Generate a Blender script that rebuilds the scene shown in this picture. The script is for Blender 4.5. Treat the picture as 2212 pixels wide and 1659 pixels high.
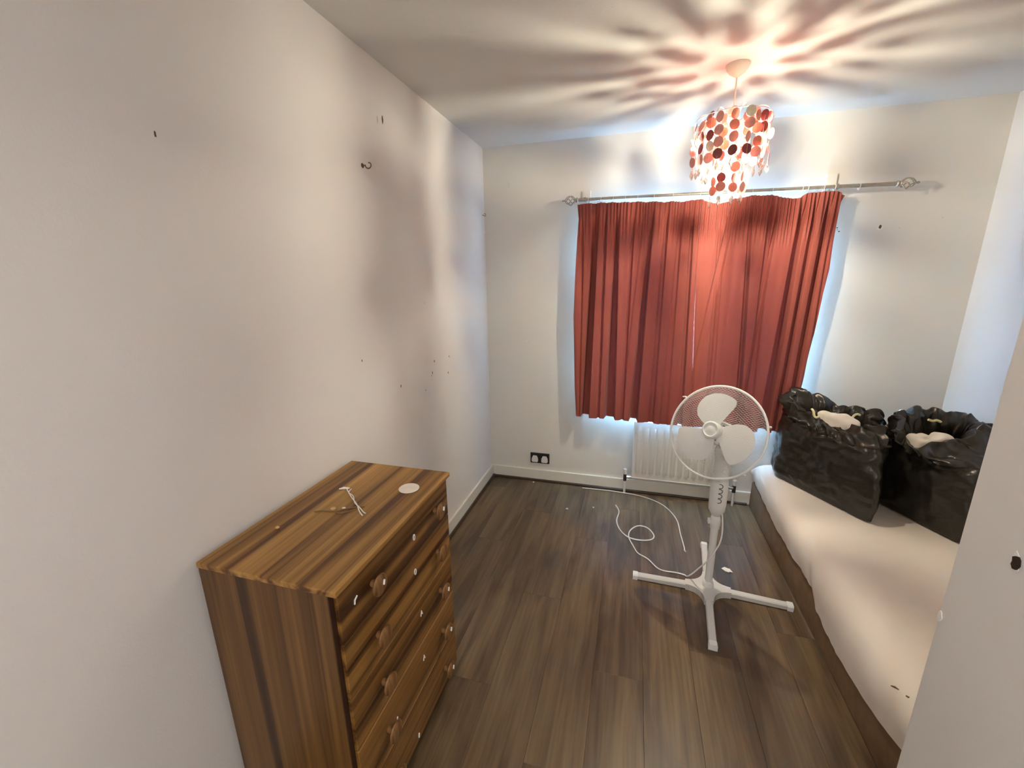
import bpy, bmesh, math, random
from mathutils import Vector, Matrix, noise
random.seed(7)
for o in list(bpy.data.objects): bpy.data.objects.remove(o)
SC = bpy.context.scene
COL = SC.collection
PI = math.pi
H, D, RW = 2.40, 2.976, 2.821          # ceiling height, back wall, right wall of the alcove
BX, BY = 1.75, 1.04                    # corner of the boxed-in wall on the right
NY = -2.0                             # wall behind the photographer

# ------------------------------------------------------------------ camera
cam = bpy.data.cameras.new('camera'); camo = bpy.data.objects.new('camera', cam); COL.objects.link(camo)
cam.sensor_fit = 'HORIZONTAL'; cam.sensor_width = 36; cam.lens = 909.7 / 2212 * 36; cam.clip_start = .02
r = Vector((0.96166721, 0.27374084, -0.01619065)); u = Vector((-0.05244776, 0.24156239, 0.9689669)); f = Vector((-0.26915686, 0.93097452, -0.24665972))
m = Matrix(((r.x, u.x, -f.x), (r.y, u.y, -f.y), (r.z, u.z, -f.z))).to_4x4(); m.translation = (1.04097, 0, 1.55588)
camo.matrix_world = m
SC.camera = camo

# ------------------------------------------------------------------ world, light, exposure
W = bpy.data.worlds.new('daylight'); SC.world = W; W.use_nodes = True
wb = W.node_tree.nodes['Background']; wb.inputs[0].default_value = (.28, .58, 1.0, 1); wb.inputs[1].default_value = 34000.0
wn_ = W.node_tree; wtc = wn_.nodes.new('ShaderNodeTexCoord'); wsx = wn_.nodes.new('ShaderNodeSeparateXYZ'); wrp = wn_.nodes.new('ShaderNodeValToRGB')   # overcast sky over a darker ground
wmr = wn_.nodes.new('ShaderNodeMapRange'); wmr.inputs[1].default_value = -1; wn_.links.new(wtc.outputs['Generated'], wsx.inputs[0]); wn_.links.new(wsx.outputs['Z'], wmr.inputs[0]); wn_.links.new(wmr.outputs[0], wrp.inputs['Fac'])
wrp.color_ramp.elements[0].position = .46; wrp.color_ramp.elements[0].color = (.15, .26, .40, 1); wrp.color_ramp.elements[1].position = .54; wrp.color_ramp.elements[1].color = (.28, .58, 1.0, 1)
wn_.links.new(wrp.outputs['Color'], wb.inputs[0])
pl = bpy.data.lights.new('window_portal', 'AREA'); plo = bpy.data.objects.new('window_portal', pl); COL.objects.link(plo)
pl.shape = 'RECTANGLE'; pl.size = 1.26; pl.size_y = 1.14; pl.cycles.is_portal = True
plo.location = (1.3875, 3.10, 1.25); plo.rotation_euler = (-PI / 2, 0, 0)
LAMP = Vector((1.412, 2.219, 2.088))
lp = bpy.data.lights.new('bulb_light', 'POINT'); lpo = bpy.data.objects.new('bulb_light', lp); COL.objects.link(lpo)
lp.energy = 92; lp.color = (1.0, .925, .69); lp.shadow_soft_size = .019; lpo.location = LAMP
lp.use_nodes = True                      # an LED bulb hanging cap up: little light goes back past its cap
ln = lp.node_tree; lem = ln.nodes['Emission']; ltc = ln.nodes.new('ShaderNodeTexCoord'); lsx = ln.nodes.new('ShaderNodeSeparateXYZ'); lmr = ln.nodes.new('ShaderNodeMapRange')
lmr.interpolation_type = 'SMOOTHSTEP'; lmr.inputs[1].default_value = .0; lmr.inputs[2].default_value = .85; lmr.inputs[3].default_value = 1.0; lmr.inputs[4].default_value = .14
ln.links.new(ltc.outputs['Normal'], lsx.inputs[0]); ln.links.new(lsx.outputs['Z'], lmr.inputs[0]); ln.links.new(lmr.outputs[0], lem.inputs['Strength'])
# added fill light behind the photographer, lifts the dim near walls
hl = bpy.data.lights.new('passage_fill', 'AREA'); hlo = bpy.data.objects.new('passage_fill', hl); COL.objects.link(hlo)
hl.shape = 'DISK'; hl.size = .45; hl.energy = 34; hl.color = (1.0, .97, .92); hlo.location = (.95, -1.1, 2.36)
vs = SC.view_settings; vs.view_transform = 'Standard'; vs.look = 'None'; vs.gamma = 1; vs.use_curve_mapping = False; vs.exposure = .0

SC.cycles.sample_clamp_indirect = 25.0      # tames fireflies from the bright slit between curtain and window
SC.cycles.blur_glossy = 1.0
# ------------------------------------------------------------------ materials
def nodes(name):
    m = bpy.data.materials.new(name); m.use_nodes = True
    nt = m.node_tree; return m, nt, nt.nodes, nt.links, nt.nodes['Principled BSDF']
def lin(*c):
    return tuple(((v / 255 + .055) / 1.055) ** 2.4 if v > 10 else v / 255 / 12.92 for v in c) + (1,)
def plain(name, col, rough=.5, metal=0, bump=0, bscale=80, vary=0, vscale=6, spec=.5, trans=0):
    m, nt, N, L, b = nodes(name)
    b.inputs['Base Color'].default_value = col; b.inputs['Roughness'].default_value = rough; b.inputs['Metallic'].default_value = metal
    b.inputs['Specular IOR Level'].default_value = spec
    tc = N.new('ShaderNodeTexCoord')
    if vary:
        n = N.new('ShaderNodeTexNoise'); n.inputs['Scale'].default_value = vscale; n.inputs['Detail'].default_value = 5
        L.new(tc.outputs['Object'], n.inputs['Vector'])
        rp = N.new('ShaderNodeValToRGB'); rp.color_ramp.elements[0].position = .3; rp.color_ramp.elements[1].position = .7
        rp.color_ramp.elements[0].color = tuple(c * (1 - vary) for c in col[:3]) + (1,); rp.color_ramp.elements[1].color = tuple(min(1, c * (1 + vary)) for c in col[:3]) + (1,)
        L.new(n.outputs['Fac'], rp.inputs['Fac']); L.new(rp.outputs['Color'], b.inputs['Base Color'])
    if bump:
        n2 = N.new('ShaderNodeTexNoise'); n2.inputs['Scale'].default_value = bscale; n2.inputs['Detail'].default_value = 4
        L.new(tc.outputs['Object'], n2.inputs['Vector'])
        bp = N.new('ShaderNodeBump'); bp.inputs['Strength'].default_value = bump; bp.inputs['Distance'].default_value = .003
        L.new(n2.outputs['Fac'], bp.inputs['Height']); L.new(bp.outputs['Normal'], b.inputs['Normal'])
    if trans:
        t = N.new('ShaderNodeBsdfTranslucent'); t.inputs['Color'].default_value = col
        mx = N.new('ShaderNodeMixShader'); mx.inputs['Fac'].default_value = trans
        L.new(b.outputs[0], mx.inputs[1]); L.new(t.outputs[0], mx.inputs[2]); L.new(mx.outputs[0], N['Material Output'].inputs['Surface'])
    return m
def wood(name, along, dark, mid, light, across=16, run=.7, rough=.45, rnd=False, bump=.1, seed=0.0, fine=110):
    """striped timber: coordinates squeezed across the grain, stretched along it"""
    m, nt, N, L, b = nodes(name)
    tc = N.new('ShaderNodeTexCoord'); mp = N.new('ShaderNodeMapping')
    vec = tc.outputs['Object']
    if rnd:
        oi = N.new('ShaderNodeObjectInfo'); ml = N.new('ShaderNodeVectorMath'); ml.operation = 'MULTIPLY_ADD'
        cb = N.new('ShaderNodeCombineXYZ'); sc = N.new('ShaderNodeMath'); sc.operation = 'MULTIPLY'; sc.inputs[1].default_value = 37.0
        L.new(oi.outputs['Random'], sc.inputs[0]); L.new(sc.outputs[0], cb.inputs[0]); L.new(sc.outputs[0], cb.inputs[1]); L.new(sc.outputs[0], cb.inputs[2])
        ad = N.new('ShaderNodeVectorMath'); ad.operation = 'ADD'; L.new(tc.outputs['Object'], ad.inputs[0]); L.new(cb.outputs[0], ad.inputs[1]); vec = ad.outputs[0]
    s = [across] * 3; s['xyz'.index(along)] = run
    mp.inputs['Scale'].default_value = s; mp.inputs['Location'].default_value = (seed, seed * 1.7, seed * .6)
    L.new(vec, mp.inputs['Vector'])
    n1 = N.new('ShaderNodeTexNoise'); n1.inputs['Scale'].default_value = 1.0; n1.inputs['Detail'].default_value = 3; n1.inputs['Distortion'].default_value = .45; n1.inputs['Roughness'].default_value = .55
    L.new(mp.outputs[0], n1.inputs['Vector'])
    rp = N.new('ShaderNodeValToRGB'); cr = rp.color_ramp
    cr.elements[0].position = .38; cr.elements[0].color = dark; cr.elements[1].position = .66; cr.elements[1].color = light
    e = cr.elements.new(.47); e.color = mid; e = cr.elements.new(.56); e.color = tuple((a + c) / 2 for a, c in zip(mid, light))
    L.new(n1.outputs['Fac'], rp.inputs['Fac'])
    mp2 = N.new('ShaderNodeMapping'); s2 = [fine] * 3; s2['xyz'.index(along)] = 2.5; mp2.inputs['Scale'].default_value = s2
    L.new(vec, mp2.inputs['Vector'])
    n2 = N.new('ShaderNodeTexNoise'); n2.inputs['Scale'].default_value = 1; n2.inputs['Detail'].default_value = 3; L.new(mp2.outputs[0], n2.inputs['Vector'])
    mx = N.new('ShaderNodeMixRGB'); mx.blend_type = 'MULTIPLY'; mx.inputs['Fac'].default_value = .5
    rp2 = N.new('ShaderNodeValToRGB'); rp2.color_ramp.elements[0].position = .3; rp2.color_ramp.elements[0].color = (.45, .42, .4, 1); rp2.color_ramp.elements[1].position = .62; rp2.color_ramp.elements[1].color = (1, 1, 1, 1)
    L.new(n2.outputs['Fac'], rp2.inputs['Fac']); L.new(rp.outputs['Color'], mx.inputs[1]); L.new(rp2.outputs['Color'], mx.inputs[2])
    out = mx.outputs[0]
    if rnd:                       # each board a touch lighter or darker
        hs = N.new('ShaderNodeHueSaturation'); mr = N.new('ShaderNodeMapRange'); mr.inputs[3].default_value = .93; mr.inputs[4].default_value = 1.07
        L.new(oi.outputs['Random'], mr.inputs[0]); L.new(mr.outputs[0], hs.inputs['Value']); L.new(out, hs.inputs['Color']); out = hs.outputs[0]
    L.new(out, b.inputs['Base Color']); b.inputs['Roughness'].default_value = rough
    bp = N.new('ShaderNodeBump'); bp.inputs['Strength'].default_value = bump; bp.inputs['Distance'].default_value = .002
    L.new(n2.outputs['Fac'], bp.inputs['Height']); L.new(bp.outputs['Normal'], b.inputs['Normal'])
    return m

M = {}
M['wall'] = plain('wall_paint', (.80, .775, .765, 1), .62, bump=.12, bscale=160, vary=.025, vscale=1.5, spec=.35)
M['wall_warm_lit'] = plain('wall_paint_warm_lit', (.79, .765, .725, 1), .62, bump=.12, bscale=160, vary=.025, vscale=1.5, spec=.35)  # same off-white paint, with the back wall's yellowish light put into the colour
M['ceiling'] = plain('ceiling_paint', (.76, .75, .74, 1), .8, bump=.15, bscale=120, spec=.2)
M['gloss_white'] = plain('white_gloss_paint', (.80, .78, .72, 1), .35, vary=.03)
M['white_plastic'] = plain('white_plastic', (.80, .80, .80, 1), .38, vary=.02, vscale=20)
M['grey_plastic'] = plain('grey_white_plastic', (.62, .61, .60, 1), .42)
M['radiator'] = plain('radiator_enamel', (.82, .82, .81, 1), .3)
M['chrome'] = plain('chrome', (.75, .75, .76, 1), .18, 1)
M['black_fitting'] = plain('black_fitting', (.02, .02, .022, 1), .35)
M['brown_trim'] = plain('dark_brown_trim', (.045, .027, .018, 1), .45, vary=.2, vscale=30)
M['rod'] = plain('brushed_rod', (.42, .38, .32, 1), .38, .6, vary=.12, vscale=40)
M['dark_hole'] = plain('dark_hole', (.03, .018, .01, 1), .9, vary=.3, vscale=90)
M['mark'] = plain('brown_mark', (.16, .10, .05, 1), .9)
M['filler'] = plain('white_filler', (.86, .85, .84, 1), .8)
M['sheet'] = plain('cream_sheet', (.80, .72, .655, 1), .8, bump=.12, bscale=400, vary=.03, vscale=3, spec=.2)
M['divan'] = plain('brown_divan_fabric', (.20, .125, .07, 1), .85, bump=.2, bscale=500, vary=.1, vscale=20, spec=.15)
M['binbag'] = plain('black_bin_liner', (.020, .017, .013, 1), .28, bump=.5, bscale=55, spec=.5)
M['tie'] = plain('pale_yellow_tie', (.72, .68, .40, 1), .5)
M['bedding'] = plain('white_bedding', (.84, .76, .68, 1), .85, bump=.2, bscale=60, vary=.05, vscale=15, spec=.1)
M['paper'] = plain('paper', (.85, .83, .80, 1), .8)
M['card'] = plain('cream_card', (.78, .70, .62, 1), .7, vary=.05, vscale=40)
M['bead'] = plain('amber_bead', (.55, .33, .13, 1), .3)
M['cord'] = plain('twine', (.62, .58, .50, 1), .8)
M['thin_cord'] = plain('brown_twine', (.22, .14, .07, 1), .8)
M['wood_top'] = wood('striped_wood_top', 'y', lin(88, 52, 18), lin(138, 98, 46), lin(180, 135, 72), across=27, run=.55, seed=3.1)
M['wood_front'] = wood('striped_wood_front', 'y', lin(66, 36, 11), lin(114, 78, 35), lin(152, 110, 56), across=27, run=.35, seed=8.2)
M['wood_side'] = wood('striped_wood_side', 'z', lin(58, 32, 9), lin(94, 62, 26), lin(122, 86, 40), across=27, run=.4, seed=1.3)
M['wood_edge'] = plain('dark_wood_edge', lin(50, 26, 14), .5, vary=.2, vscale=20)
M['wood_knob'] = wood('knob_wood', 'z', lin(96, 62, 32), lin(132, 94, 56), lin(150, 112, 72), across=30, run=5)
M['floor'] = wood('laminate_board', 'y', lin(78, 61, 42), lin(97, 77, 54), lin(117, 96, 69), across=13, run=1.6, rough=.40, rnd=True, bump=.15, fine=90)
M['underlay'] = plain('underlay', lin(40, 30, 22), .9)
M['wire'] = plain('white_wire', (.72, .70, .66, 1), .3, .3)
M['grille'] = plain('fan_wire', (.74, .74, .75, 1), .35)
M['grille_dark'] = plain('grey_button_edge', (.13, .14, .16, 1), .4)
M['rose'] = plain('ceiling_rose_plastic', (.70, .72, .64, 1), .45)
def disc_mat(name, col, t): return plain(name, col, .35, trans=t, vary=.12, vscale=60)
M['coral'] = disc_mat('coral_shell', (.74, .25, .18, 1), .025)
M['pink'] = disc_mat('pink_shell', (.80, .36, .30, 1), .03)
M['burgundy'] = disc_mat('burgundy_shell', (.26, .055, .055, 1), .012)
M['pearl'] = disc_mat('pearl_shell', (.82, .74, .62, 1), .05)
def glassy(name, col, tr, rough=.05):
    m, nt, N, L, b = nodes(name)
    t = N.new('ShaderNodeBsdfTransparent'); t.inputs[0].default_value = col
    g = N.new('ShaderNodeBsdfGlossy'); g.inputs['Roughness'].default_value = rough; g.inputs[0].default_value = (.95, .95, .95, 1)
    fr = N.new('ShaderNodeFresnel'); fr.inputs[0].default_value = 1.5
    mr = N.new('ShaderNodeMapRange'); mr.inputs[3].default_value = 1 - tr; mr.inputs[4].default_value = 1
    L.new(fr.outputs[0], mr.inputs[0])
    mx = N.new('ShaderNodeMixShader'); L.new(mr.outputs[0], mx.inputs['Fac']); L.new(t.outputs[0], mx.inputs[1]); L.new(g.outputs[0], mx.inputs[2])
    L.new(mx.outputs[0], N['Material Output'].inputs['Surface']); return m
M['pane'] = glassy('window_glass', (.96, .98, .98, 1), .97)
M['crystal'] = glassy('crystal_drop', (.96, .94, .88, 1), .62, .12)
mb_, nt, N, L, b = nodes('lit_bulb_glass')
em = N.new('ShaderNodeEmission'); em.inputs[0].default_value = (1, .86, .58, 1); em.inputs[1].default_value = 14
tr = N.new('ShaderNodeBsdfTransparent'); mx = N.new('ShaderNodeMixShader'); mx.inputs[0].default_value = .22
L.new(tr.outputs[0], mx.inputs[1]); L.new(em.outputs[0], mx.inputs[2]); L.new(mx.outputs[0], N['Material Output'].inputs['Surface'])
M['bulb'] = mb_
def curtain_mat(name, col, tr_col, trans):
    m, nt, N, L, b = nodes(name)
    tc = N.new('ShaderNodeTexCoord'); n = N.new('ShaderNodeTexNoise'); n.inputs['Scale'].default_value = 900; L.new(tc.outputs['Object'], n.inputs['Vector'])
    bp = N.new('ShaderNodeBump'); bp.inputs['Strength'].default_value = .12; bp.inputs['Distance'].default_value = .001
    L.new(n.outputs['Fac'], bp.inputs['Height']); L.new(bp.outputs['Normal'], b.inputs['Normal'])
    b.inputs['Base Color'].default_value = col; b.inputs['Roughness'].default_value = .62; b.inputs['Sheen Weight'].default_value = .1; b.inputs['Specular IOR Level'].default_value = .3
    t = N.new('ShaderNodeBsdfTranslucent'); t.inputs[0].default_value = tr_col
    mx = N.new('ShaderNodeMixShader'); mx.inputs[0].default_value = trans
    L.new(b.outputs[0], mx.inputs[1]); L.new(t.outputs[0], mx.inputs[2]); L.new(mx.outputs[0], N['Material Output'].inputs['Surface']); return m
M['curtain'] = curtain_mat('rust_red_cotton', (.345, .085, .066, 1), (.55, .10, .12, 1), .0016)
M['lining'] = curtain_mat('cream_lining', (.80, .78, .74, 1), (.75, .72, .70, 1), .02)

# ------------------------------------------------------------------ geometry helpers
class MB:
    """collects verts and faces in world coordinates"""
    def __init__(s): s.v = []; s.f = []
    def add(s, v, f):
        k = len(s.v); s.v += [tuple(p) for p in v]; s.f += [tuple(i + k for i in q) for q in f]; return s
    def box(s, a, b):
        x0, y0, z0 = a; x1, y1, z1 = b
        return s.add([(x0, y0, z0), (x1, y0, z0), (x1, y1, z0), (x0, y1, z0), (x0, y0, z1), (x1, y0, z1), (x1, y1, z1), (x0, y1, z1)],
                     [(0, 3, 2, 1), (4, 5, 6, 7), (0, 1, 5, 4), (1, 2, 6, 5), (2, 3, 7, 6), (3, 0, 4, 7)])
    def bbox(s, a, b, bev=.003, seg=2):
        bm = bmesh.new(); bmesh.ops.create_cube(bm, size=1)
        for v in bm.verts: v.co = Vector([(a[i] + b[i]) / 2 + v.co[i] * (b[i] - a[i]) for i in range(3)])
        bmesh.ops.bevel(bm, geom=list(bm.edges), offset=bev, segments=seg, affect='EDGES', profile=.5)
        bm.verts.index_update(); s.add([v.co for v in bm.verts], [[v.index for v in q.verts] for q in bm.faces]); bm.free(); return s
    def tube(s, pts, rad, n=8, cap=True, closed=False):
        pts = [Vector(p) for p in pts]; k = len(pts); rs = rad if isinstance(rad, (list, tuple)) else [rad] * k
        prev = None; V = []; F = []
        for i, p in enumerate(pts):
            if closed: t = pts[(i + 1) % k] - pts[i - 1]
            else: t = pts[min(i + 1, k - 1)] - pts[max(i - 1, 0)]
            t.normalize()
            if prev is None:
                a = t.orthogonal().normalized()
            else:
                a = prev - t * prev.dot(t); a = a.normalized() if a.length > 1e-6 else t.orthogonal().normalized()
            prev = a; c = t.cross(a)
            for j in range(n):
                w = 2 * PI * j / n; V.append(p + (a * math.cos(w) + c * math.sin(w)) * rs[i])
        for i in range(k if closed else k - 1):
            i2 = (i + 1) % k
            for j in range(n): F.append((i * n + j, i * n + (j + 1) % n, i2 * n + (j + 1) % n, i2 * n + j))
        if cap and not closed: F.append(tuple(range(n))[::-1]); F.append(tuple((k - 1) * n + j for j in range(n)))
        return s.add(V, F)
    def lathe(s, prof, c, axis=(0, 0, 1), n=24, cap=True):
        """prof: (radius, distance along axis)"""
        ax = Vector(axis).normalized(); a = ax.orthogonal().normalized(); b = ax.cross(a); c = Vector(c); V = []; F = []
        for (rr, h) in prof:
            for j in range(n):
                w = 2 * PI * j / n; V.append(c + ax * h + (a * math.cos(w) + b * math.sin(w)) * max(rr, 1e-5))
        for i in range(len(prof) - 1):
            for j in range(n): F.append((i * n + j, i * n + (j + 1) % n, (i + 1) * n + (j + 1) % n, (i + 1) * n + j))
        if cap: F.append(tuple(range(n))[::-1]); F.append(tuple((len(prof) - 1) * n + j for j in range(n)))
        return s.add(V, F)
    def grid(s, P):
        nr, nc = len(P), len(P[0])
        return s.add([q for row in P for q in row], [(i * nc + j, i * nc + j + 1, (i + 1) * nc + j + 1, (i + 1) * nc + j) for i in range(nr - 1) for j in range(nc - 1)])
    def prism(s, poly, z0, z1, fr=None):
        """polygon in local xy extruded along local z; fr = 4x4 frame"""
        fr = fr or Matrix(); n = len(poly)
        V = [fr @ Vector((x, y, z0)) for x, y in poly] + [fr @ Vector((x, y, z1)) for x, y in poly]
        return s.add(V, [tuple(range(n))[::-1], tuple(range(n, 2 * n))] + [(i, (i + 1) % n, n + (i + 1) % n, n + i) for i in range(n)])
ORG = {}
def obj(name, mb, mat, parent=None, smooth=False, org=None, kind=None, auto=40):
    po = ORG.get(parent.name, Vector((0, 0, 0))) if parent else Vector((0, 0, 0))
    og = Vector(org) if org is not None else po
    me = bpy.data.meshes.new(name)
    me.from_pydata([(x - og.x, y - og.y, z - og.z) for x, y, z in mb.v], [], mb.f); me.update()
    bm = bmesh.new(); bm.from_mesh(me); bmesh.ops.recalc_face_normals(bm, faces=bm.faces)
    if smooth:
        for q in bm.faces: q.smooth = True
        for e in bm.edges:
            if len(e.link_faces) == 2 and e.calc_face_angle(0) > math.radians(auto): e.smooth = False
    bm.to_mesh(me); bm.free()
    me.materials.append(M[mat]); o = bpy.data.objects.new(name, me); COL.objects.link(o)
    ORG[o.name] = og; o.location = og - po
    if parent: o.parent = parent
    if kind: o['kind'] = kind
    return o
def tag(o, label, cat, group=None):
    o['label'] = label; o['category'] = cat
    if group: o['group'] = group
    return o
def thing(name, label, cat, loc, group=None):
    o = bpy.data.objects.new(name, None); COL.objects.link(o); o.empty_display_size = .05
    o.location = loc; ORG[o.name] = Vector(loc); return tag(o, label, cat, group)
def struct(name, mb, mat, label=None, cat=None, **k):
    o = obj(name, mb, mat, kind='structure', **k)
    if label: o['label'] = label
    if cat: o['category'] = cat
    return o
def lerp(a, b, t): return a + (b - a) * t
def pl_(pts, x):
    """piecewise linear lookup"""
    if x <= pts[0][0]: return pts[0][1]
    for (a, b), (c, d) in zip(pts, pts[1:]):
        if x <= c: return b + (d - b) * (x - a) / (c - a)
    return pts[-1][1]
def sm(a, b, x):
    t = min(1, max(0, (x - a) / (b - a))); return t * t * (3 - 2 * t)
def spline(pts, k=6, closed=False):
    P = [Vector(p) for p in pts]; out = []; n = len(P)
    for i in range(n if closed else n - 1):
        g = (lambda j: P[j % n]) if closed else (lambda j: P[max(0, min(n - 1, j))])
        a, b, c, d = g(i - 1), g(i), g(i + 1), g(i + 2)
        for q in range(k):
            t = q / k
            out.append(.5 * ((2 * b) + (c - a) * t + (2 * a - 5 * b + 4 * c - d) * t * t + (3 * b - a - 3 * c + d) * t ** 3))
    if not closed: out.append(P[-1])
    return out

# ------------------------------------------------------------------ room shell
T = .12
WX0, WX1, WZ0, WZ1 = .775, 2.00, .70, 1.80
wl = struct('wall_left', MB().box((-T, NY - T, -.009), (0, D + .3, H)), 'wall', 'white painted left wall with lamp streaks and small brown marks', 'wall')
b_ = MB()
b_.box((0, D, -.009), (WX0, D + .14, H)); b_.box((WX1, D, -.009), (RW + T, D + .14, H)); b_.box((WX0, D, -.009), (WX1, D + .14, WZ0)); b_.box((WX0, D, WZ1), (WX1, D + .14, H))
wbk = struct('wall_back', b_, 'wall_warm_lit', 'white painted end wall with the window behind the red curtains', 'wall')
struct('wall_right', MB().box((RW, BY, -.009), (RW + T, D, H)), 'wall', 'white wall beyond the bed at the right end of the alcove', 'wall')
wn = struct('wall_corner', MB().bbox((BX, NY - T, -.02), (RW + T, BY, H + .02), .004, 2), 'wall', 'near wall edge on the right with chipped plaster corner and a hole', 'wall')
DX0, DX1, DZ = .36, 1.24, 2.04
b_ = MB(); b_.box((0, NY - T, -.009), (DX0, NY, H)); b_.box((DX1, NY - T, -.009), (BX, NY, H)); b_.box((DX0, NY - T, DZ), (DX1, NY, H)); b_.box((DX0, NY - T, -.01), (DX1, NY - .055, DZ))
struct('wall_near', b_, 'wall', 'white wall behind the photographer with the door', 'wall')
dr = struct('door_1', MB().bbox((DX0 + .004, NY - .05, .006), (DX1 - .004, NY - .01, DZ - .004), .003), 'gloss_white', 'white painted bedroom door behind the photographer', 'door')
obj('handle', MB().tube([(DX0 + .07, NY - .01, 1.0), (DX0 + .07, NY + .04, 1.0), (DX0 + .18, NY + .045, 1.0)], .009), 'chrome', dr, True)
lf = thing('added_fill_lamp', 'added round fill lamp on the ceiling behind the photographer', 'lamp', (.95, -1.1, H))  # unseen fitting added to house the fill light
obj('fill_lamp_ring', MB().lathe([(.24, 0), (.24, -.05), (.228, -.05), (.228, -.0)], (.95, -1.1, H), n=32), 'white_plastic', lf, True)
struct('ceiling', MB().box((-T, NY - T, H), (RW + T, D + .14, H + .1)), 'ceiling', 'white ceiling striped by radiating lamp light and shade', 'ceiling')
fl = struct('floor', MB().box((-T, NY - T, -.06), (RW + T, D + .14, -.008)), 'underlay', 'dark grey brown wood laminate floor', 'floor')
# laminate boards, each one a piece of the floor
PW, PL_ = .192, 1.285
pm = MB().bbox((0, 0, -.008), (PW - .0012, PL_ - .0012, 0), .0012, 1)
def plank(x0, x1, y0, y1):
    o = obj('plank', MB().bbox((x0, y0, -.008), (x1 - .0005, y1 - .0005, 0), .0006, 1), 'floor', fl, org=((x0 + x1) / 2, (y0 + y1) / 2, 0)); return o
offs = [.35, 1.0, .62, .1, .85, .45, 1.15, .25, .7, .05, .95, .5, 1.1, .3, .8, .15]
x = 0; i = 0
while x < RW:
    x1 = min(x + PW, RW); y = NY - offs[i % 16]
    while y < D:
        a, c = max(y, NY), min(y + PL_, D)
        lo = a
        if x + PW > BX + .1 and c > BY: lo = max(a, BY)
        if x < BX + .1 or c > BY:
            if c - lo > .02: plank(x, x1, lo, c)
        y += PL_
    x = x1; i += 1
# skirting and the brown beading in front of it
def skirt(a, b):
    """two corner points of the box footprint"""
    m_ = MB(); m_.bbox((a[0], a[1], 0), (b[0], b[1], .092), .005, 3); return m_
struct('baseboard_left', skirt((0, NY, 0), (.016, D, 0)), 'gloss_white', 'white gloss skirting board along the left wall', 'baseboard')
struct('baseboard_back', skirt((.016, D - .016), (RW, D)), 'gloss_white', 'white gloss skirting board under the window wall', 'baseboard')
struct('baseboard_corner', skirt((BX - .016, NY), (BX, BY)), 'gloss_white', 'white gloss skirting board along the near right wall', 'baseboard')
def bead(pts):
    return MB().tube(pts, .009, 8)
struct('trim_1', bead([(.024, NY, .008), (.024, D - .016, .008)]), 'brown_trim', 'dark brown beading at the foot of the left skirting', 'trim', smooth=True)
struct('trim_2', bead([(.016, D - .025, .008), (1.86, D - .025, .008)]), 'brown_trim', 'dark brown beading at the foot of the back skirting', 'trim', smooth=True)

# window in its recess behind the curtains
wy0, wy1 = D + .03, D + .09
fr = MB(); fw = .045
for a, c in (((WX0, wy0, WZ0), (WX0 + fw, wy1, WZ1)), ((WX1 - fw, wy0, WZ0), (WX1, wy1, WZ1)), ((WX0 + fw, wy0, WZ0), (WX1 - fw, wy1, WZ0 + fw)), ((WX0 + fw, wy0, WZ1 - fw), (WX1 - fw, wy1, WZ1))):
    fr.bbox(a, c, .006)
win = struct('window_1', fr, 'white_plastic', 'white framed window hidden behind the closed red curtains', 'window')
obj('mullion', MB().bbox((1.355, wy0, WZ0 + fw), (1.405, wy1, WZ1 - fw), .006), 'white_plastic', win)
for a, c in ((WX0 + fw, 1.355), (1.405, WX1 - fw)):
    obj('pane', MB().box((a, wy0 + .025, WZ0 + fw), (c, wy0 + .031, WZ1 - fw)), 'pane', win)
obj('window_sill', MB().bbox((WX0 + .001, D - .012, WZ0 - .002), (WX1 - .001, wy0 - .001, WZ0 + .018), .005), 'gloss_white', win)

# little blemishes of the walls
def chip(parent, name, c, n, w, h, mat, seed=0, th=.0015):
    rnd = random.Random(seed); n = Vector(n); a = Vector((0, 0, 1)); s_ = n.cross(a).normalized()
    poly = [(w / 2 * math.cos(t * PI / 5) * rnd.uniform(.7, 1.15), h / 2 * math.sin(t * PI / 5) * rnd.uniform(.7, 1.15)) for t in range(10)]
    F = Matrix((( s_.x, a.x, n.x, c[0]), (s_.y, a.y, n.y, c[1]), (s_.z, a.z, n.z, c[2]), (0, 0, 0, 1)))
    return obj(name, MB().prism(poly, -.0005, th, F), mat, parent)
for k, (y, z, w, h) in enumerate([(1.738, 2.195, .010, .034), (1.699, 2.183, .008, .028), (2.069, 1.114, .008, .014), (2.038, 1.055, .007, .018), (1.708, 1.064, .007, .013),
                                  (2.265, 1.104, .007, .011), (2.24, 1.011, .008, .015), (1.434, 1.239, .006, .010), (2.0, 1.431, .004, .016), (.786, 1.875, .005, .016), (2.03, 1.04, .005, .008), (1.95, .98, .005, .008)]):
    chip(wl, 'wall_mark', (0, y, z), (1, 0, 0), w, h, 'mark' if k not in (1, 8) else 'cord', k, .0008)
for k, (x, z, w, h, mt) in enumerate([(2.344, 1.794, .016, .024, 'mark'), (2.344, 1.79, .028, .036, 'filler'), (2.435, 1.785, .006, .008, 'cord'), (2.137, 1.798, .009, .007, 'mark'), (2.149, 1.778, .010, .008, 'mark'),
                                      (2.14, 1.787, .007, .005, 'mark'), (.302, 1.097, .014, .016, 'filler'), (.31, 1.093, .006, .010, 'cord'), (.181, 2.158, .003, .05, 'cord'), (2.62, 1.83, .008, .006, 'cord')]):
    chip(wbk, 'wall_mark', (x, D, z), (0, -1, 0), w, h, mt, 40 + k, .0006 if mt == 'filler' else .0012)
chip(wn, 'plaster_rim', (BX, .907, 1.025), (-1, 0, 0), .026, .040, 'filler', 71, .001)
chip(wn, 'plug_hole', (BX, .906, 1.024), (-1, 0, 0), .020, .032, 'dark_hole', 72, .0016)
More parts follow.
